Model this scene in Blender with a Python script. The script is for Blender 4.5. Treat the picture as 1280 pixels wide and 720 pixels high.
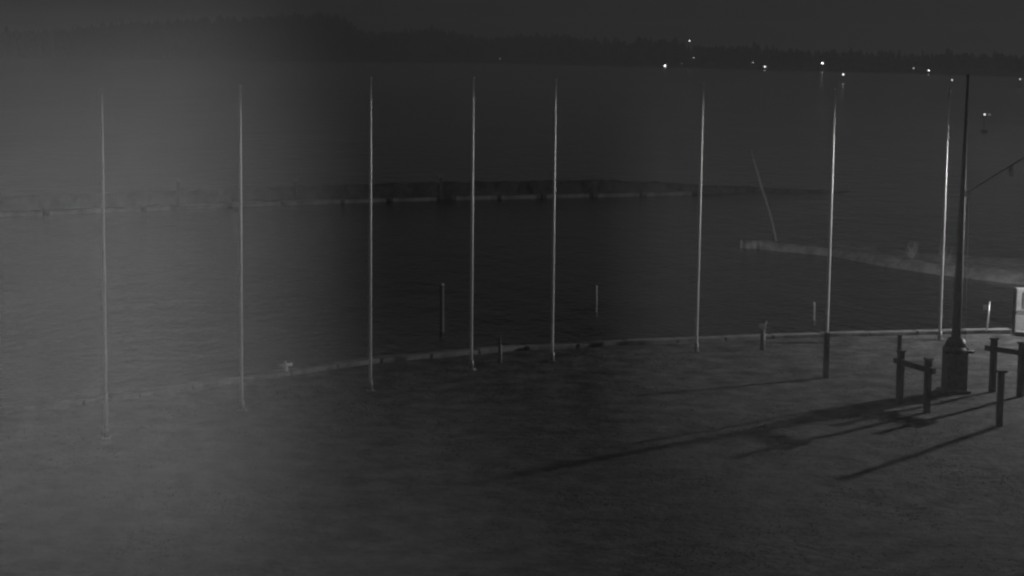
import bpy, bmesh, math, random
import numpy as np
from mathutils import Vector, Matrix, noise

for o in list(bpy.data.objects):
    bpy.data.objects.remove(o, do_unlink=True)
SC = bpy.context.scene
COL = SC.collection
R = math.radians
random.seed(7)
rng = np.random.default_rng(7)

# ------------------------------------------------------------------ camera
CAM_H = 10.5
TILT = math.atan((360 - 64) / 2387.0)
ROLL = 0.012
cd = bpy.data.cameras.new('camera')
cam = bpy.data.objects.new('camera', cd)
COL.objects.link(cam)
cd.sensor_width = 36.0
cd.lens = 36.0 * 2387.0 / 1280.0
cd.clip_start = 0.05
cd.clip_end = 8000.0
cam.matrix_world = (Matrix.Translation((0, 0, CAM_H)) @ Matrix.Rotation(math.pi / 2 - TILT, 4, 'X')
                    @ Matrix.Rotation(ROLL, 4, 'Z'))
SC.camera = cam

# ------------------------------------------------------------------ night sky, moon, exposure
MOON_EL, MOON_ROT = R(24), R(215)
world = bpy.data.worlds.new('World')
SC.world = world
world.use_nodes = True
wn = world.node_tree
wn.nodes.clear()
w_out = wn.nodes.new('ShaderNodeOutputWorld')
w_bg = wn.nodes.new('ShaderNodeBackground')
w_bw = wn.nodes.new('ShaderNodeRGBToBW')           # the infrared camera sees no colour
w_sky = wn.nodes.new('ShaderNodeTexSky')
w_sky.sky_type = 'NISHITA'
w_sky.sun_disc = False
w_sky.sun_elevation = MOON_EL
w_sky.sun_rotation = MOON_ROT
w_sky.dust_density = 2.0
wn.links.new(w_sky.outputs[0], w_bw.inputs[0])
wn.links.new(w_bw.outputs[0], w_bg.inputs[0])
w_bg.inputs[1].default_value = 0.0064
wn.links.new(w_bg.outputs[0], w_out.inputs[0])

sd = bpy.data.lights.new('moon', 'SUN')
sd.energy = 0.008
sd.angle = R(0.5)
moon = bpy.data.objects.new('moon', sd)
COL.objects.link(moon)
_az = MOON_ROT
_dir = Vector((math.sin(_az) * math.cos(MOON_EL), math.cos(_az) * math.cos(MOON_EL), math.sin(MOON_EL)))
moon.rotation_euler = _dir.to_track_quat('Z', 'Y').to_euler()

vs = SC.view_settings
vs.view_transform = 'Standard'
vs.look = 'None'
vs.exposure = 0.0
vs.gamma = 1.0
vs.use_curve_mapping = False
SC.render.engine = 'CYCLES'
SC.cycles.use_denoising = True
SC.cycles.max_bounces = 6
SC.cycles.volume_bounces = 0
SC.cycles.caustics_reflective = False
SC.cycles.caustics_refractive = False
SC.cycles.sample_clamp_indirect = 4.0
SC.cycles.filter_width = 2.4

# lamp settings used by the lamp builders below
# added beams beside the camera, their glow in the mist imitating lens glare: position, watts, aim point, cone, width/height of the beam
VEIL_BEAMS = [((-0.05, -0.06, CAM_H), 2200.0, (-8.23, 60.00, 3.52), R(20.9), 0.443),
          ((-0.05, -0.06, CAM_H), 430.0, (-2.99, 60.00, -6.34), R(18.6), 1.000),
          ((0.05, -0.06, CAM_H), 850.0, (3.79, 60.00, 3.62), R(14.3), 0.200),
          ((0.05, -0.06, CAM_H), 270.0, (5.00, 60.00, -5.45), R(15.3), 0.719)]
QUAY_LAMP = (29.0, 73.0, 5.8)
QUAY_POWER = 12500.0

# ------------------------------------------------------------------ materials (all neutral: infrared picture)
def mat(name, v, rough=0.8, var=0.25, scale=6.0, bump=0.0, bscale=None, metal=0.0, spec=0.3, coords='Object', stretch=None):
    m = bpy.data.materials.new(name)
    m.use_nodes = True
    nt = m.node_tree
    b = nt.nodes['Principled BSDF']
    b.inputs['Roughness'].default_value = rough
    b.inputs['Metallic'].default_value = metal
    b.inputs['Specular IOR Level'].default_value = spec
    tc = nt.nodes.new('ShaderNodeTexCoord')
    src = tc.outputs[coords]
    if stretch:
        mp = nt.nodes.new('ShaderNodeMapping')
        mp.inputs['Scale'].default_value = stretch
        nt.links.new(src, mp.inputs[0])
        src = mp.outputs[0]
    n = nt.nodes.new('ShaderNodeTexNoise')
    n.inputs['Scale'].default_value = scale
    n.inputs['Detail'].default_value = 8
    n.inputs['Roughness'].default_value = 0.65
    nt.links.new(src, n.inputs['Vector'])
    cr = nt.nodes.new('ShaderNodeValToRGB')
    lo, hi = v * (1 - var), v * (1 + var)
    cr.color_ramp.elements[0].position = 0.36
    cr.color_ramp.elements[0].color = (lo, lo, lo, 1)
    cr.color_ramp.elements[1].position = 0.64
    cr.color_ramp.elements[1].color = (hi, hi, hi, 1)
    nt.links.new(n.outputs['Fac'], cr.inputs[0])
    nt.links.new(cr.outputs[0], b.inputs['Base Color'])
    if bump:
        n2 = nt.nodes.new('ShaderNodeTexNoise')
        n2.inputs['Scale'].default_value = bscale or scale * 3
        n2.inputs['Detail'].default_value = 6
        nt.links.new(src, n2.inputs['Vector'])
        bp = nt.nodes.new('ShaderNodeBump')
        bp.inputs['Strength'].default_value = bump
        bp.inputs['Distance'].default_value = 0.05
        nt.links.new(n2.outputs['Fac'], bp.inputs['Height'])
        nt.links.new(bp.outputs[0], b.inputs['Normal'])
    return m

def glow(name, strength):
    m = bpy.data.materials.new(name)
    m.use_nodes = True
    nt = m.node_tree
    b = nt.nodes['Principled BSDF']
    b.inputs['Base Color'].default_value = (.8, .8, .8, 1)
    b.inputs['Emission Color'].default_value = (1, 1, 1, 1)
    b.inputs['Emission Strength'].default_value = strength
    return m

def water_material():
    m = bpy.data.materials.new('night_water')
    m.use_nodes = True
    nt = m.node_tree
    b = nt.nodes['Principled BSDF']
    b.inputs['Base Color'].default_value = (.002, .002, .002, 1)
    b.inputs['Roughness'].default_value = 0.16
    b.inputs['IOR'].default_value = 1.33
    tc = nt.nodes.new('ShaderNodeTexCoord')
    h = None
    for sc_, w, st in ((0.55, 0.6, (1, .55, 1)), (2.3, 0.25, (1, .7, 1)), (0.04, 2.0, (1, .4, 1))):
        mp = nt.nodes.new('ShaderNodeMapping')
        mp.inputs['Scale'].default_value = st
        nt.links.new(tc.outputs['Object'], mp.inputs[0])
        n = nt.nodes.new('ShaderNodeTexNoise')
        n.inputs['Scale'].default_value = sc_
        n.inputs['Detail'].default_value = 4
        nt.links.new(mp.outputs[0], n.inputs['Vector'])
        mu = nt.nodes.new('ShaderNodeMath')
        mu.operation = 'MULTIPLY'
        mu.inputs[1].default_value = w
        nt.links.new(n.outputs['Fac'], mu.inputs[0])
        if h is None:
            h = mu
        else:
            ad = nt.nodes.new('ShaderNodeMath')
            ad.operation = 'ADD'
            nt.links.new(h.outputs[0], ad.inputs[0])
            nt.links.new(mu.outputs[0], ad.inputs[1])
            h = ad
    bp = nt.nodes.new('ShaderNodeBump')
    bp.inputs['Strength'].default_value = 1.0
    bp.inputs['Distance'].default_value = 0.6
    nt.links.new(h.outputs[0], bp.inputs['Height'])
    nt.links.new(bp.outputs[0], b.inputs['Normal'])
    return m

M = dict(
    soil=mat('trodden_turf', .075, .95, .8, 1.1, .8, 4.0),
    grass=mat('grass_blades', .078, .8, .35, .6),
    stone=mat('edge_stone', .2, .85, .25, 3.0, .4),
    wall=mat('quay_stone', .18, .9, .3, 1.2, .5),
    white=mat('white_lacquered_aluminium', .78, .36, .08, 5.0, metal=.2, spec=.6),
    alloy=mat('galvanised_steel', .35, .5, .15, 9.0, metal=.4),
    dark=mat('tarred_timber', .11, .85, .35, 5.0, .5, stretch=(4, 4, .6)),
    iron=mat('dark_painted_iron', .13, .55, .3, 8.0, .2),
    rope=mat('pale_rope', .4, .9, .2, 40.0),
    pale=mat('weathered_white_paint', .55, .6, .2, 7.0, .1),
    cap=mat('dull_cap', .3, .7, .2, 7.0),
    dim=mat('grey_weathered_wood', .2, .9, .3, 5.0),
    grey=mat('grey_panel', .22, .6, .15, 4.0),
    concrete=mat('pontoon_concrete', .24, .85, .3, 1.3, .3),
    rock=mat('dark_rubble', .08, .9, .4, 1.0, .6),
    gravel=mat('spit_gravel', .24, .95, .35, 1.5, .8, 12.0),
    twig=mat('dry_twigs', .3, .9, .3, 8.0),
    hill=mat('wooded_hill', .03, .95, .4, .02),
    leaf=mat('far_wood_foliage', .03, .9, .5, .05),
    water=water_material(),
    glass=mat('lamp_glass', .6, .1, .05, 5.0),
)

# ------------------------------------------------------------------ mesh helpers
def bx(bm, c, s, rot=None, bevel=0.0):
    r = bmesh.ops.create_cube(bm, size=1.0)
    vs_ = r['verts']
    bmesh.ops.scale(bm, vec=s, verts=vs_)
    if bevel:
        es = list({e for v in vs_ for e in v.link_edges})
        rb = bmesh.ops.bevel(bm, geom=es, offset=bevel, segments=2, affect='EDGES', profile=.6)
        vs_ = list({v for f in rb['faces'] for v in f.verts} | {v for v in vs_ if v.is_valid})
    if rot is not None:
        bmesh.ops.rotate(bm, cent=(0, 0, 0), matrix=rot, verts=vs_)
    bmesh.ops.translate(bm, vec=c, verts=vs_)

def tube(bm, pts, radii, n=10, caps=True):
    rings = []
    for i, p in enumerate(pts):
        p = Vector(p)
        a = Vector(pts[max(i - 1, 0)]); b = Vector(pts[min(i + 1, len(pts) - 1)])
        d = (b - a).normalized()
        up = Vector((0, 0, 1)) if abs(d.z) < .95 else Vector((1, 0, 0))
        u = d.cross(up).normalized(); v = d.cross(u)
        r = radii[i] if hasattr(radii, '__len__') else radii
        rings.append([bm.verts.new(p + (u * math.cos(t) + v * math.sin(t)) * r)
                      for t in (2 * math.pi * k / n for k in range(n))])
    for a, b in zip(rings[:-1], rings[1:]):
        for k in range(n):
            f = bm.faces.new((a[k], a[(k + 1) % n], b[(k + 1) % n], b[k]))
            f.smooth = True
    if caps:
        bm.faces.new(rings[0]); bm.faces.new(list(reversed(rings[-1])))

def ball(bm, c, r, sc_=(1, 1, 1), sub=2):
    q = bmesh.ops.create_icosphere(bm, subdivisions=sub, radius=r)
    bmesh.ops.scale(bm, vec=sc_, verts=q['verts'])
    bmesh.ops.translate(bm, vec=c, verts=q['verts'])
    for v in q['verts']:
        for f in v.link_faces:
            f.smooth = True

def obj(name, bm, m, parent=None, loc=None):
    me = bpy.data.meshes.new(name)
    if isinstance(bm, bmesh.types.BMesh):
        bmesh.ops.recalc_face_normals(bm, faces=bm.faces)
        bm.to_mesh(me)
        bm.free()
    else:
        me.from_pydata(*bm)
        me.update()
    me.materials.append(M[m] if isinstance(m, str) else m)
    o = bpy.data.objects.new(name, me)
    COL.objects.link(o)
    if parent:
        o.parent = parent
    if loc:
        o.location = loc
    return o

def tag(o, label, cat, group=None):
    o['label'] = label
    o['category'] = cat
    if group:
        o['group'] = group
    return o

def thing(name, label, cat, loc=(0, 0, 0), rz=0.0, group=None):
    o = bpy.data.objects.new(name, None)
    COL.objects.link(o)
    o.empty_display_size = .2
    o.location = loc
    o.rotation_euler = (0, 0, rz)
    return tag(o, label, cat, group)

def setting(o, kind='structure'):
    o['kind'] = kind
    return o

def part(name, m, parent, fn):
    bm = bmesh.new()
    fn(bm)
    return obj(name, bm, m, parent)

def copy_tree(o, parent=None):
    c = o.copy()
    COL.objects.link(c)
    c.parent = parent
    for ch in list(o.children):
        copy_tree(ch, c)
    return c

# ------------------------------------------------------------------ land, quay edge, water
EDGE = [(-60, 18), (-30, 40), (-14.6, 53.6), (-11.7, 56.3), (-7.9, 60.2), (-4.6, 63.6), (-.5, 66.3), (3.2, 67.9),
        (6.8, 69.2), (9.6, 70.2), (13.3, 71.2), (16.4, 71.9), (18.3, 72.3), (19.6, 71.6), (22, 71.0), (25, 72.0),
        (30, 77.5), (36, 82), (60, 88), (90, 95)]
EX = np.array([p[0] for p in EDGE], float)
EY = np.array([p[1] for p in EDGE], float)
def edge_y(x):
    return float(np.interp(x, EX, EY))

def ground_z(x, y):
    d = edge_y(x) - y
    k = max(0.0, min(1.0, (d - .6) / 2.5))
    return k * (.03 * noise.noise((x * .35, y * .35, 0)) + 0.01 * noise.noise((x * 1.3, y * 1.3, 5)))

def build_ground():
    xs = np.concatenate([np.linspace(-60, -18, 24), np.arange(-17.6, 23.5, .3), np.linspace(24, 90, 34)])
    ts = np.concatenate([np.linspace(-40, 34, 14), np.arange(0, 1.0001, 1 / 110.)])
    verts, faces = [], []
    ny = len(ts)
    for x in xs:
        e = edge_y(x)
        for j, t in enumerate(ts):
            y = (t if j < 14 else 35 + (e - 35) * t) if e > 40 else (-40 + (e + 40) * j / (ny - 1))
            verts.append((x, y, ground_z(x, y)))
    for i in range(len(xs) - 1):
        for j in range(ny - 1):
            a = i * ny + j
            faces.append((a, a + ny, a + ny + 1, a + 1))
    o = obj('ground', (verts, [], faces), 'soil')
    for p in o.data.polygons:
        p.use_smooth = True
    return setting(o)
build_ground()

def build_quay_wall():
    verts, faces = [], []
    for x, y in EDGE:
        verts += [(x, y + .42, -.03), (x, y + .5, -2.6), (x, y - .1, -.03)]
    for i in range(len(EDGE) - 1):
        a = 3 * i
        faces += [(a, a + 3, a + 4, a + 1), (a + 2, a + 5, a + 3, a)]
    return setting(obj('quay_wall', (verts, [], faces), 'wall'))
build_quay_wall()

# edge stones: one object per stone, laid along the quay edge
kerb = setting(bpy.data.objects.new('kerb', None)); COL.objects.link(kerb)
def edge_len_points(step):
    pts = [Vector((x, y, 0)) for x, y in EDGE]
    out, carry = [], 0.0
    for a, b in zip(pts[:-1], pts[1:]):
        L = (b - a).length
        s = carry
        while s < L:
            out.append((a + (b - a) * (s / L), (b - a).normalized()))
            s += step
        carry = s - L
    return out
stone_meshes = []
for k in range(4):
    bm = bmesh.new()
    bx(bm, (0, 0, -.02), (1.93 - .02 * k, .46, .34), bevel=.025)
    for v in bm.verts:
        if v.co.z < -.02:
            v.co.y *= .72
        v.co += Vector((0, random.uniform(-.012, .012), random.uniform(-.012, .012)))
    me = bpy.data.meshes.new('edge_stone'); bm.to_mesh(me); bm.free()
    me.materials.append(M['stone']); stone_meshes.append(me)
for p, d in edge_len_points(1.95):
    if not (-18 < p.x < 42):
        continue
    o = bpy.data.objects.new('edge_stone', random.choice(stone_meshes))
    COL.objects.link(o)
    o.parent = kerb
    o.location = p + d * .97 + Vector((-d.y, d.x, 0)) * .16 + Vector((0, 0, random.uniform(-.008, .008)))
    o.rotation_euler = (random.uniform(-.01, .01), 0, math.atan2(d.y, d.x) + random.uniform(-.008, .008))

WZ = -1.0
setting(obj('water', ([(-2300, -60, WZ), (2300, -60, WZ), (2300, 3300, WZ), (-2300, 3300, WZ)], [], [(0, 1, 2, 3)]), 'water'))

# short grass on the turf: thousands of blades nobody could count
def build_grass(n=130000):
    x = rng.uniform(-16, 22, n)
    e = np.interp(x, EX, EY)
    y = 36 + (e - .35 - 36) * rng.uniform(0, 1, n) ** .9
    keep = np.abs(x - .0) < y * .30
    x, y = x[keep], y[keep]
    dens = np.array([noise.noise((a * .5, b * .35, 3)) + .5 * noise.noise((a * 1.7, b * 1.2, 8)) for a, b in zip(x, y)])
    keep = dens > rng.uniform(-.5, .35, len(x))
    x, y, dens = x[keep], y[keep], dens[keep]
    n = len(x)
    z = np.array([ground_z(a, b) for a, b in zip(x, y)])
    h = rng.uniform(.006, .017, n) * (1 + .6 * np.clip(dens, -.5, 1))
    ang = rng.uniform(0, 2 * math.pi, n)
    w = rng.uniform(.012, .03, n)
    lx, ly = rng.normal(0, .05, n), rng.normal(0, .05, n)
    V = np.empty((n, 3, 3))
    V[:, 0] = np.stack([x - np.cos(ang) * w, y - np.sin(ang) * w, z - .005], 1)
    V[:, 1] = np.stack([x + np.cos(ang) * w, y + np.sin(ang) * w, z - .005], 1)
    V[:, 2] = np.stack([x + lx, y + ly, z + h], 1)
    me = bpy.data.meshes.new('grass')
    me.vertices.add(3 * n); me.vertices.foreach_set('co', V.ravel())
    me.loops.add(3 * n); me.loops.foreach_set('vertex_index', np.arange(3 * n))
    me.polygons.add(n); me.polygons.foreach_set('loop_start', np.arange(0, 3 * n, 3))
    me.update(calc_edges=True)
    me.materials.append(M['grass'])
    o = bpy.data.objects.new('grass', me); COL.objects.link(o)
    o['label'] = 'short patchy grass covering the turf before the quay'
    return setting(o, 'stuff')
build_grass()

# ------------------------------------------------------------------ far shore: wooded hills
def shore_y(x):
    return float(np.interp(x, [-1500, -700, -420, -330, 0, 160, 305, 600, 1200], [1500, 1560, 1640, 1800, 1850, 1480, 1150, 900, 800]))
def ridge_h(x, y):
    px = x / y * 2387 + 640                      # bearing only selects which ridge of the real skyline it is
    return float(np.interp(px, [-300, 0, 130, 280, 390, 425, 445, 560, 700, 860, 1000, 1280, 1700],
                           [12, 14, 24, 33, 39, 37, 21, 20, 17, 10, 7, 5, 5]))
def hill_z(x, y):
    d = y - shore_y(x)
    k = max(0.0, min(1.0, d / 260.0))
    k = k * k * (3 - 2 * k)
    return -1.6 + 2.2 * min(1, max(0, d / 12.0)) + ridge_h(x, y) * k + 2.5 * k * noise.noise((x * .01, y * .01, 1))

def build_hills():
    verts, faces = [], []
    us = np.linspace(-900, 900, 150)
    ds = [-15, 0, 8, 20, 45, 80, 120, 170, 230, 300, 420, 600, 900]
    for u in us:
        s = shore_y(u)
        for d in ds:
            y = s + d
            verts.append((u, y, hill_z(u, y)))
    n = len(ds)
    for i in range(len(us) - 1):
        for j in range(n - 1):
            a = i * n + j
            faces.append((a, a + n, a + n + 1, a + 1))
    return setting(obj('hills', (verts, [], faces), 'hill'))
build_hills()

LAMPS = [  # x, y, base-to-head height, head radius, glow, label
    (831, 82, 1.15, 14, 'brightest lamp on the far shore, leftmost of the right-hand lights'),
    (852, 79.5, .5, 1.0, 'very dim lamp between two bright ones on the far shore'),
    (862, 51, .8, 10, 'small lamp high on the wooded hill, topmost of all lights'),
    (867, 72, .65, 4, 'small lamp directly below the topmost hill light'),
    (941, 78, .6, 3.2, 'fainter left one of a close pair of shore lamps'),
    (956, 83, .8, 11, 'bright right one of a close pair of shore lamps beside the sixth flagpole'),
    (1028, 79, 1.0, 15, 'bright wide lamp above the seventh flagpole top'),
    (1142, 85, .55, 3.6, 'faint left lamp of the pair left of the eighth flagpole'),
    (1161, 88, .62, 11, 'bright right lamp of the pair left of the eighth flagpole'),
    (205, 71, 1.0, .35, 'faint lamp on the far shore behind the two leftmost flagpoles'),
    (625, 73.5, 1.1, .5, 'faint lone lamp on the far shore above the fourth and fifth flagpoles'),
]
def direction(px, py):
    a = (px - 640) / 2387.0; b = (360 - py) / 2387.0
    c, s = math.cos(ROLL), math.sin(ROLL)
    a2, b2 = a * c - b * s, a * s + b * c
    f = Vector((0, math.cos(TILT), -math.sin(TILT))); u = Vector((0, math.sin(TILT), math.cos(TILT)))
    d = f + Vector((1, 0, 0)) * a2 + u * b2
    return d / d.y
lamp_spots = []
for px, py, rad, g, lab in LAMPS:
    rad *= .64
    d = direction(px, py)
    best = None
    for off in range(4, 300, 4):                 # how far up the slope a 5 to 9 m lamp reaches that height
        y = 1150.0
        for _ in range(6):
            y = shore_y(d.x * y) + off
        x = d.x * y; z = CAM_H + d.z * y
        h = z - hill_z(x, y)
        sc_ = abs(h - 7.0)
        if best is None or sc_ < best[0]:
            best = (sc_, x, y, z, h)
    _, x, y, z, h = best
    lamp_spots.append((x, y, z, max(h, 2.5), rad, g, lab))
    L = thing('street_lamp', lab, 'street lamp', (x, y, z - max(h, 2.5)), group='lamps along the far shore')
    hh = max(h, 2.5)
    part('post', 'iron', L, lambda bm: tube(bm, [(0, 0, -.6), (0, 0, hh - rad * .5)], [.14, .09], 6))
    hd = part('lamp_head', glow('lamp_glow', g * .7), L, lambda bm: ball(bm, (0, 0, hh), rad, (1.25, 1, .75), 1))
    part('cap', 'iron', hd, lambda bm: tube(bm, [(0, 0, hh + rad * .72), (0, 0, hh + rad * .85)], [rad * .7, rad * .2], 8))

def build_forest():
    verts, faces = [], []
    def crown(x, y, z, h, r, conifer):
        b0 = len(verts)
        n = 6
        levels = [(.12, .75), (.3, 1.0), (.55, .8), (.8, .45)] if not conifer else [(.08, 1.0), (.3, .8), (.55, .52), (.8, .24)]
        for q, w in levels:
            for k in range(n):
                t = 2 * math.pi * k / n + q * 3
                rr = r * w * random.uniform(.7, 1.2)
                verts.append((x + rr * math.cos(t), y + rr * math.sin(t), z + h * (q + random.uniform(-.05, .05))))
        verts.append((x + random.uniform(-.2, .2) * r, y, z + h))
        top = len(verts) - 1
        for l in range(3):
            for k in range(n):
                a = b0 + l * n + k; b = b0 + l * n + (k + 1) % n
                faces.append((a, b, b + n, a + n))
        for k in range(n):
            faces.append((b0 + 3 * n + k, b0 + 3 * n + (k + 1) % n, top))
    cnt = 0
    while cnt < 5200:
        u = random.uniform(-640, 640)
        d = 14 + 420 * random.random() ** 1.3
        y = shore_y(u) + d
        if abs(u / y) > .32:
            continue
        if any(abs(u - lx * y / ly) < 4.5 and y < ly + 6 for lx, ly, *_ in lamp_spots):
            continue
        h = (.85 + .7 * noise.noise((u * .017, y * .01, 6))) * random.uniform(6, 12) * (1.25 if random.random() < .12 else 1) * (.55 + .45 * min(1, ridge_h(u, y) / 16))
        crown(u, y, hill_z(u, y) - .5, h, h * random.uniform(.22, .42), random.random() < .5)
        cnt += 1
    o = obj('far_wood', (verts, [], faces), 'leaf')
    o['label'] = 'dark far-off wood covering the hills across the water'
    return setting(o, 'stuff')
build_forest()

# ------------------------------------------------------------------ floating breakwater in the bay
BW = [(-60, 112), (-34.7, 128.8), (-27.6, 133.9), (-20, 139.4), (-8.7, 146.2), (2.4, 151), (14.4, 156), (22, 158.4), (31, 160.4)]
BX = [p[0] for p in BW]; BYY = [p[1] for p in BW]
bw = thing('breakwater', 'long low dark breakwater with pale float sections crossing the bay', 'breakwater', (0, 0, 0))
def bw_wall(bm):
    prev = None
    n = 260
    for i in range(n + 1):
        x = BX[0] + (BX[-1] - BX[0]) * i / n
        y = float(np.interp(x, BX, BYY))
        k = min(1.0, (BX[-1] - x) / 27.0 + .1)           # the head slopes down into the water
        j = lambda q, a: a * noise.noise((x * .9, q, 4)) + a * .6 * noise.noise((x * 2.7, q, 9))
        tz = -1.3 + 1.5 * k
        ring = [bm.verts.new(c) for c in ((x, y + .6, -2.2), (x, y + .9 + j(1, .2), -1.3 + .5 * (tz + 1.3) + j(2, .12)),
                                          (x, y + 1.3 + j(3, .2), tz + j(4, .11)), (x, y + 2.4 + j(5, .2), tz + j(6, .14)), (x, y + 3.2, -2.2))]
        if prev:
            for q in range(4):
                bm.faces.new((prev[q], prev[q + 1], ring[q + 1], ring[q]))
        prev = ring
part('wall', 'rock', bw, bw_wall)
segs = [(-38, -32.4), (-32, -26.6), (-26.2, -21), (-20.6, -17.4), (-17, -13.2), (-12.9, -9.9), (-9.4, -6.1), (-4.6, -1.4), (-1.1, 2.0), (2.5, 5.9), (6.6, 10), (10.6, 14.4)]
for a, b in segs:
    ya, yb = np.interp(a, BX, BYY), np.interp(b, BX, BYY)
    L = math.hypot(b - a, yb - ya)
    bm = bmesh.new(); bx(bm, (0, 0, 0), (L, 1.0, .6), bevel=.05)
    o = obj('float_section', bm, 'concrete', bw, ((a + b) / 2, (ya + yb) / 2 + random.uniform(-.1, .1), -1.03 + random.uniform(-.04, .04)))
    o.rotation_euler = (0, 0, math.atan2(yb - ya, b - a))
for (x, y, top), lab in (((-24.1, 137.2, .95), 'short pile with pale cap on the breakwater between the two leftmost flagpoles'),
                         ((-16.2, 141.9, .75), 'short pile with pale cap on the breakwater right of the second flagpole'),
                         ((-5.65, 148.3, .72), 'short pile with pale cap on the breakwater left of the fourth flagpole')):
    t = thing('mooring_pile', lab, 'pile', (x, y, -1.6), group='piles on the breakwater')
    part('shaft', 'dark', t, lambda bm: tube(bm, [(0, 0, -.3), (0, 0, top + 1.55)], .11, 10))
    part('cap', 'cap', t, lambda bm: tube(bm, [(0, 0, top + 1.56), (0, 0, top + 1.68), (0, 0, top + 1.78)], [.15, .15, .04], 10))

# piles in the near basin
for x, y, top, lab in ((-2.87, 77.75, .93, 'dark mooring pile with a pale cap in the basin left of the fourth flagpole'),
                       (3.76, 84.4, .1, 'low faint mooring pile in the water right of the fifth flagpole'),
                       (13.2, 82.7, -.3, 'very low mooring pile in the water left of the seventh flagpole')):
    t = thing('mooring_pile', lab, 'pile', (x, y, -1.0), group='piles standing in the basin')
    r_ = .085 if top > .5 else .045
    part('shaft', 'dark' if top > .5 else 'dim', t, lambda bm: tube(bm, [(0, 0, -1.2), (.01, 0, .5), (0, 0, top + 1)], [r_ * 1.08, r_ * 1.04, r_], 12))
    part('cap', 'cap', t, lambda bm: tube(bm, [(0, 0, top + 1.003), (0, 0, top + 1.04), (0, 0, top + 1.1)], [r_ * 1.15, r_ * 1.1, r_ * .25], 12))

# ------------------------------------------------------------------ gravel spit on the right
SPIT_N = [(13.6, 113.6), (14.8, 112.6), (18.4, 109.2), (20.3, 104.4), (22.8, 100.2), (26, 96.4), (34, 90), (60, 84), (95, 84)]
SPIT_F = [(13.9, 114.6), (15.2, 114.4), (18.8, 112.2), (22.4, 109), (24.3, 107.3), (28.6, 106.2), (40, 104), (60, 104), (95, 108)]
def build_spit():
    verts, faces = [], []
    N = 80; W = 12
    def along(pl, t):
        s = t * (len(pl) - 1); i = min(int(s), len(pl) - 2); f = s - i
        return Vector((pl[i][0] + (pl[i + 1][0] - pl[i][0]) * f, pl[i][1] + (pl[i + 1][1] - pl[i][1]) * f, 0))
    for i in range(N + 1):
        a, b = along(SPIT_N, i / N), along(SPIT_F, i / N)
        wob = .25 * noise.noise((i * .5, 0, 0))
        for j in range(W + 1):
            q = j / W
            p = a + (b - a) * (q * 1.1 - .05)
            prof = min(1, q / .16, (1 - q) / .16)
            z = -1.35 + .8 * (prof ** .7) + .12 * noise.noise((p.x * .8, p.y * .8, 2)) * prof
            verts.append((p.x, p.y + wob, z))
    for i in range(N):
        for j in range(W):
            k = i * (W + 1) + j
            faces.append((k, k + W + 1, k + W + 2, k + 1))
    o = obj('gravel_spit', (verts, [], faces), 'gravel')
    for p in o.data.polygons:
        p.use_smooth = True
    return setting(o)
build_spit()

def bush(loc, h, w, n, lab, seed):
    r = random.Random(seed)
    t = thing('dry_bush', lab, 'bush', loc, group='dry bushes on the gravel spit')
    bm = bmesh.new()
    for k in range(n):
        a = r.uniform(0, 6.28); l = h * r.uniform(.5, 1.05); sp = w * r.uniform(.2, 1)
        p0 = Vector((r.uniform(-.1, .1) * w, r.uniform(-.1, .1) * w, -.1))
        p2 = Vector((math.cos(a) * sp, math.sin(a) * sp, l))
        p1 = (p0 + p2) / 2 + Vector((r.uniform(-.06, .06), r.uniform(-.06, .06), .12 * h))
        tube(bm, [p0, p1, p2], [.02, .014, .006], 5)
        for q in range(4):
            f = r.uniform(.4, .95); s = p0.lerp(p2, f) + Vector((0, 0, .06))
            tube(bm, [s, s + Vector((r.uniform(-.18, .18), r.uniform(-.18, .18), r.uniform(.05, .22)))], [.009, .004], 4)
    obj('twigs', bm, 'twig', t)
    bm = bmesh.new()
    for k in range(n * 26):
        a = r.uniform(0, 6.28); rr = w * math.sqrt(r.random()); z = h * (.1 + .85 * r.random() * (1 - .4 * rr / w))
        c = Vector((math.cos(a) * rr, math.sin(a) * rr, z)); s = r.uniform(.02, .05)
        e1 = Vector((r.uniform(-1, 1), r.uniform(-1, 1), r.uniform(-1, 1))).normalized() * s
        e2 = Vector((r.uniform(-1, 1), r.uniform(-1, 1), r.uniform(-1, 1))).normalized() * s
        bm.faces.new([bm.verts.new(c), bm.verts.new(c + e1), bm.verts.new(c + e1 + e2)])
    obj('leaves', bm, 'twig', t)
bush((21.9, 104.2, -.66), 1.05, .42, 16, 'pale dry bush on the gravel spit between the seventh and eighth flagpoles', 3)
bush((23.0, 101.2, -.66), 1.05, .5, 11, 'spiky dry bush on the gravel spit right behind the eighth flagpole', 5)

lp = thing('leaning_pole', 'faint slender pole leaning left at the tip of the gravel spit', 'pole', (15.83, 113.4, -.7))
part('shaft', 'dim', lp, lambda bm: tube(bm, [(0, 0, -.3), (-.45, 0, 1.5), (-1.15, .05, 3.6), (-1.78, .1, 5.7)], [.07, .075, .07, .045], 8))
for k in range(9):
    f = .12 + .09 * k
    part('rung', 'dim', lp, lambda bm: tube(bm, [(-1.72 * f - .2, .03, 5.7 * f + .02), (-1.72 * f + .08, .03, 5.7 * f)], .022, 6))

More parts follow.
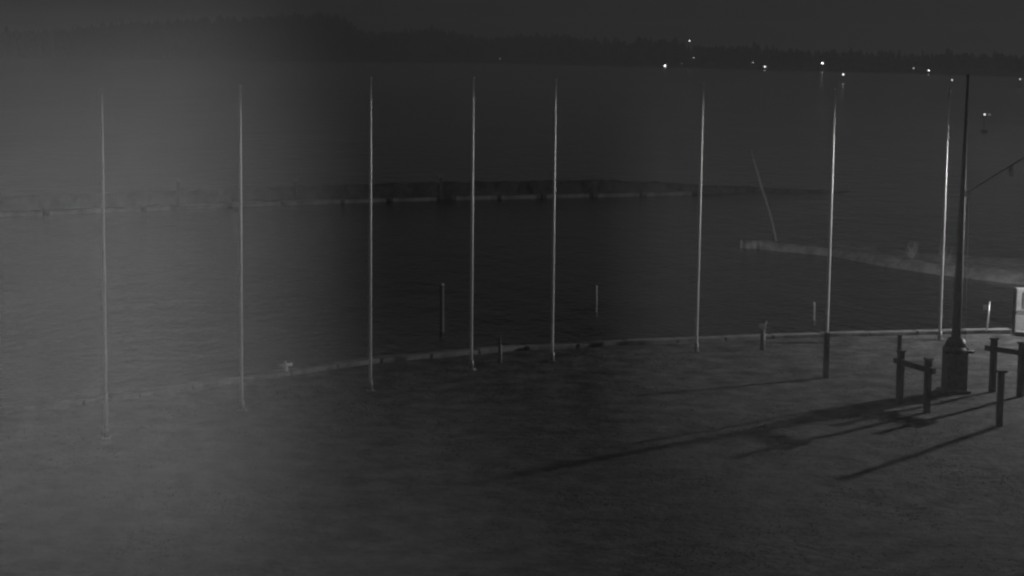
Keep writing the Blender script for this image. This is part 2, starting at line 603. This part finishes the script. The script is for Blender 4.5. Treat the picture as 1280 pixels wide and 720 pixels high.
# lit markers out on the water
def marker(name, loc, h, r, g, lab, group):
    t = thing(name, lab, 'beacon', loc, group=group)
    part('float', 'iron', t, lambda bm: tube(bm, [(0, 0, -.5), (0, 0, .4), (0, 0, .55)], [.6, .6, .25], 14))
    part('stem', 'iron', t, lambda bm: tube(bm, [(0, 0, .55), (0, 0, h - r)], [.08, .06], 8))
    part('lantern', glow('lantern_glow', g), t, lambda bm: tube(bm, [(0, 0, h - r), (0, 0, h + r)], r, 10))
    return t
be = marker('beacon', (72.4, 295, -1.0), 2.7, .11, 1.8, 'small lit beacon afloat on the water right of the dark crane mast', None)
part('side_lantern', glow('lantern_dim_glow', .1), be, lambda bm: ball(bm, (.75, 0, 2.68), .22, (1.2, 1, .7), 1))
part('arm', 'iron', be, lambda bm: bx(bm, (.38, 0, 2.4), (.7, .06, .06)))
for px, py, y, r, g, lab in ((1054, 93, 820, .3, 3.5, 'small marker light low on the water right of the seventh flagpole top'),
                             (1190, 100, 690, .22, 1.6, 'dim marker light low on the water above the rightmost flagpole'),
                             (1275, 99, 730, .2, 1.5, 'dim marker light low on the water at the right picture edge')):
    d = direction(px, py)
    marker('marker_light', (d.x * y, y, -1.0), CAM_H + d.z * y + 1.0, r, g, lab, 'marker lights on the water')

# ------------------------------------------------------------------ flagpoles
POLES = [(-10.90, 50.63, 9.41, 'leftmost slim white flagpole, almost lost in the pale glow of the added beams'),
         (-7.83, 54.75, 9.46, 'second slim white flagpole from the left, standing in the glow of the added beams'),
         (-4.35, 58.28, 9.68, 'third slim white flagpole from the left, at the edge of the glow of the added beams'),
         (-1.32, 62.54, 9.66, 'fourth slim white flagpole from the left, beside the short quay post'),
         (1.40, 64.39, 9.61, 'fifth slim white flagpole from the left, right of the short quay post'),
         (6.56, 66.89, 9.53, 'sixth slim white flagpole from the left, under the close pair of lamps'),
         (11.61, 69.5, 9.31, 'seventh slim flagpole from the left, its top unlit, behind a dark post'),
         (15.98, 70.5, 9.29, 'rightmost slim flagpole, its top unlit, beside the dark crane mast')]
def make_flagpole():
    t = thing('flagpole', 'x', 'flagpole', group='flagpoles in a row along the quay')
    n = 14
    part('shaft', 'white', t, lambda bm: tube(bm, [(0, 0, 9.5 * k / n) for k in range(n + 1)], [.047 - .021 * k / n for k in range(n + 1)], 16))
    part('base_plate', 'alloy', t, lambda bm: bx(bm, (0, 0, .015), (.26, .26, .05), bevel=.006))
    part('finial', 'white', t, lambda bm: ball(bm, (0, 0, 9.53), .045, (1, 1, .8)))
    part('halyard', 'rope', t, lambda bm: tube(bm, [(-.062, .03, 1.2), (-.06, .02, 5), (-.04, .01, 9.35)], .005, 5))
    c = part('cleat', 'alloy', t, lambda bm: bx(bm, (-.065, .02, 1.15), (.025, .03, .16), bevel=.005))
    part('sleeve', 'alloy', t, lambda bm: tube(bm, [(0, 0, .03), (0, 0, .3), (0, 0, .33)], [.075, .075, .057], 16))
    return t
proto = make_flagpole()
for i, (x, y, h, lab) in enumerate(POLES):
    o = proto if i == 0 else copy_tree(proto)
    o.location = (x, y, ground_z(x, y))
    o.scale = (1, 1, h / 9.56)
    o.rotation_euler = (random.uniform(-.002, .002), random.uniform(-.002, .002), random.uniform(-.3, .3))
    o['label'] = lab

# ------------------------------------------------------------------ dark derrick crane on the right
cr = thing('mast_crane', 'tall dark mast crane on a stout base casting a long shadow', 'crane', (13.97, 59.38, ground_z(13.97, 59.38)), .1)
part('pedestal', 'iron', cr, lambda bm: (bx(bm, (0, 0, .72), (.66, .6, 1.44), bevel=.03), bx(bm, (0, 0, .04), (.86, .8, .1), bevel=.02)))
part('collar', 'iron', cr, lambda bm: tube(bm, [(0, 0, 1.44), (0, 0, 1.62), (0, 0, 1.75)], [.34, .3, .2], 16))
part('mast', 'grey', cr, lambda bm: tube(bm, [(0, 0, 1.6), (.02, 0, 5), (.04, 0, 9.85)], [.15, .1, .032], 16))
part('winch_bar', 'iron', cr, lambda bm: tube(bm, [(-.48, -.34, 1.33), (.48, -.34, 1.33)], .055, 10))
part('winch_drum', 'iron', cr, lambda bm: tube(bm, [(-.2, -.34, 1.33), (.2, -.34, 1.33)], .12, 14))
part('mast_cap', 'grey', cr, lambda bm: tube(bm, [(.04, 0, 9.85), (.04, 0, 9.92), (.04, 0, 9.97)], [.05, .05, .015], 16))
bmn = part('boom', 'grey', cr, lambda bm: tube(bm, [(.17, 0, 6.3), (1.6, .1, 7.15), (3.9, .25, 8.5)], [.022, .022, .02], 8))
part('block', 'pale', bmn, lambda bm: bx(bm, (1.58, .1, 6.95), (.1, .12, .3), bevel=.02))
part('boom_hinge', 'pale', cr, lambda bm: bx(bm, (.2, -.02, 6.25), (.07, .16, .2), bevel=.01))
part('fall_line', 'rope', cr, lambda bm: tube(bm, [(.2, -.08, 6.15), (.21, -.18, 3.6), (.2, -.34, 1.46)], .007, 5))

# ------------------------------------------------------------------ timber frames and posts
def frame(loc, rz, span, h, lab):
    t = thing('timber_rail', lab, 'rail', loc, rz, 'timber rails near the crane')
    for s in (0, 1):
        p = part('post', 'dark', t, lambda bm: bx(bm, (s * span, 0, h / 2 - .1), (.17, .17, h + .2), bevel=.015))
        part('post_cap', 'dark', p, lambda bm: bx(bm, (s * span, 0, h + .025), (.23, .23, .05), bevel=.012))
    part('crossbar', 'dark', t, lambda bm: bx(bm, (span / 2, -.0, h - .3), (span - .172, .14, .17), bevel=.012))
    part('bar_end', 'dark', t, lambda bm: bx(bm, (-.2, 0, h - .3), (.226, .14, .17), bevel=.012))
    part('bar_end', 'dark', t, lambda bm: bx(bm, (span + .2, 0, h - .3), (.226, .14, .17), bevel=.012))
    return t
v = Vector((12.34 - 11.81, 55.79 - 57.18))
frame((11.81, 57.18, 0), math.atan2(v.y, v.x), v.length, 1.6, 'dark timber rail on two posts left of the crane mast')
v = Vector((15.87 - 15.20, 58.67 - 59.47))
frame((15.20, 59.47, 0), math.atan2(v.y, v.x), v.length, 1.68, 'dark timber rail on two posts right of the crane mast')
for x, y, h, lab in ((14.03, 53.94, 1.55, 'single dark timber post with flat cap before the right-hand rail'),
                     (10.32, 61.8, 1.43, 'plain dark timber post in front of the seventh flagpole'),
                     (11.98, 58.3, 1.9, 'thin dark stake rising behind the left timber rail')):
    t = thing('timber_post', lab, 'post', (x, y, 0))
    w = .17 if h < 1.8 else .11
    part('shaft', 'dark', t, lambda bm: bx(bm, (0, 0, h / 2 - .1), (w, w, h + .2), bevel=.015))
    part('cap', 'dark', t, lambda bm: bx(bm, (0, 0, h + .03), (w * 1.7 if h > 1.5 and h < 1.8 else w * 1.15, w * 1.5, .06), bevel=.012))

# ------------------------------------------------------------------ small posts on the quay
t = thing('quay_post', 'short pale post with a small head between fourth and fifth flagpoles', 'post', (-.38, 64.09, 0))
part('shaft', 'grey', t, lambda bm: tube(bm, [(0, 0, -.1), (0, 0, .62)], .07, 12))
part('neck', 'iron', t, lambda bm: tube(bm, [(0, 0, .62), (-.02, 0, .76)], .045, 10))
part('head', 'grey', t, lambda bm: bx(bm, (-.09, 0, .84), (.24, .14, .14), bevel=.03))
t = thing('quay_post', 'short dark post with a bright head left of the seventh flagpole', 'post', (8.99, 67.62, 0))
part('shaft', 'iron', t, lambda bm: tube(bm, [(0, 0, -.1), (0, 0, .74)], .09, 12))
hd = part('head', 'pale', t, lambda bm: bx(bm, (-.02, 0, .85), (.24, .14, .16), bevel=.03))
part('spout', 'pale', hd, lambda bm: tube(bm, [(.09, 0, .9), (.13, 0, 1.03)], [.03, .015], 8))
t = thing('quay_post', 'thin bright white post with a small plate at the quay corner', 'post', (18.15, 72.2, 0))
part('shaft', 'white', t, lambda bm: tube(bm, [(0, 0, .1), (.06, 0, 1.25)], [.03, .026], 10))
part('plate', 'pale', t, lambda bm: bx(bm, (-.07, 0, 1.02), (.2, .03, .2), bevel=.008))
t = thing('mooring_bollard', 'low pale mooring bollard on the quay edge right of the second flagpole', 'bollard', (-7.3, 60.95, .14), .8)
part('stem', 'pale', t, lambda bm: tube(bm, [(0, 0, -.02), (0, 0, .2)], [.1, .075], 12))
part('crosshead', 'pale', t, lambda bm: tube(bm, [(-.26, 0, .2), (.26, 0, .2)], .05, 10))
part('knob', 'pale', t, lambda bm: ball(bm, (0, 0, .28), .06))

# landing stage with the white kiosk at the right picture edge
ls = thing('landing_stage', 'dark low landing stage afloat behind the quay corner', 'landing stage', (22.6, 76.2, -1.0))
for k in range(22):
    part('plank', 'dark', ls, lambda bm: bx(bm, (-3.1 + k * .3, 0, .36), (.285, 3.2, .06), bevel=.006))
part('float', 'iron', ls, lambda bm: bx(bm, (0, 0, .02), (6.5, 3.0, .6), bevel=.05))
kk = thing('service_kiosk', 'white box on a grey plinth cut off by the right picture edge', 'kiosk', (20.68, 75.6, -.61), .06)
part('plinth', 'grey', kk, lambda bm: bx(bm, (0, 0, .45), (1.28, .4, .9), bevel=.02))
part('gap_band', 'iron', kk, lambda bm: bx(bm, (0, 0, .985), (1.2, .34, .166)))
bd = part('body', 'cap', kk, lambda bm: bx(bm, (0, 0, 1.53), (1.26, .38, .92), bevel=.03))
part('door', 'cap', bd, lambda bm: bx(bm, (.1, -.2, 1.53), (.86, .03, .66), bevel=.006))
part('handle', 'iron', bd, lambda bm: bx(bm, (.4, -.225, 1.53), (.03, .03, .14), bevel=.006))

# ------------------------------------------------------------------ quay lamp, and added beams for the pale veil
def point_light(name, kind, loc, power):
    d = bpy.data.lights.new(name, kind)
    d.energy = power
    o = bpy.data.objects.new(name, d); COL.objects.link(o); o.location = loc
    return o, d
ql = thing('quay_lamp', 'hooded quay lamp on a steel column beyond the right picture edge', 'lamp', (QUAY_LAMP[0], QUAY_LAMP[1], 0))
z = QUAY_LAMP[2]
part('column', 'alloy', ql, lambda bm: tube(bm, [(1.3, 1.4, -.1), (1.3, 1.4, z + .5)], [.1, .07], 12))
part('arm', 'alloy', ql, lambda bm: tube(bm, [(1.3, 1.4, z + .5), (0, 0, z + .47)], .04, 8))
part('hood', 'iron', ql, lambda bm: tube(bm, [(0, 0, z + .22), (0, 0, z + .27), (0, 0, z + .45)], [1.6, 1.56, .2], 48))
lo, ld = point_light('quay_lamp_light', 'POINT', QUAY_LAMP, QUAY_POWER)
ld.shadow_soft_size = .08

fm = thing('added_beam_mast', 'added unseen mast behind the camera carrying the veil beams', 'mast', (0, -.45, 0))
part('column', 'alloy', fm, lambda bm: tube(bm, [(0, 0, -.1), (0, 0, CAM_H + .3)], [.12, .08], 14))
for sx in (-.06, .06):
    part('added_beam_box', 'iron', fm, lambda bm: bx(bm, (sx, .3, CAM_H), (.09, .14, .12), bevel=.01))  # added housings, out of view, to hold the veil beams
for pos, watts, aim, cone, ratio in VEIL_BEAMS:
    fo, fd = point_light('added_beam_light', 'SPOT', pos, watts)  # added spot; lights the mist into a veil like lens glare
    fd.spot_size = cone
    fd.spot_blend = 1.0
    fd.shadow_soft_size = .015
    z = (Vector(pos) - Vector(aim)).normalized()
    x = Vector((0, 0, 1)).cross(z).normalized()
    y = z.cross(x)
    fo.matrix_world = Matrix(((x.x * ratio, y.x, z.x, pos[0]), (x.y * ratio, y.y, z.y, pos[1]), (x.z * ratio, y.z, z.z, pos[2]), (0, 0, 0, 1)))

# ------------------------------------------------------------------ mist over the bay
hz = bmesh.new()
bx(hz, (0, 1500, 30), (5000, 3800, 70))
hm = bpy.data.materials.new('mist')
hm.use_nodes = True
hm.node_tree.nodes.clear()
ho = hm.node_tree.nodes.new('ShaderNodeOutputMaterial')
hv = hm.node_tree.nodes.new('ShaderNodeVolumePrincipled')
hv.inputs['Color'].default_value = (.95, .95, .95, 1)
hv.inputs['Density'].default_value = 0.0006
hv.inputs['Anisotropy'].default_value = -0.5  # strong backscatter, so the added beams show as a pale veil
hm.node_tree.links.new(hv.outputs[0], ho.inputs['Volume'])
h = obj('haze', hz, hm)
h['label'] = 'thin night mist over quay and bay, shaped to show the added beams'
setting(h, 'stuff')
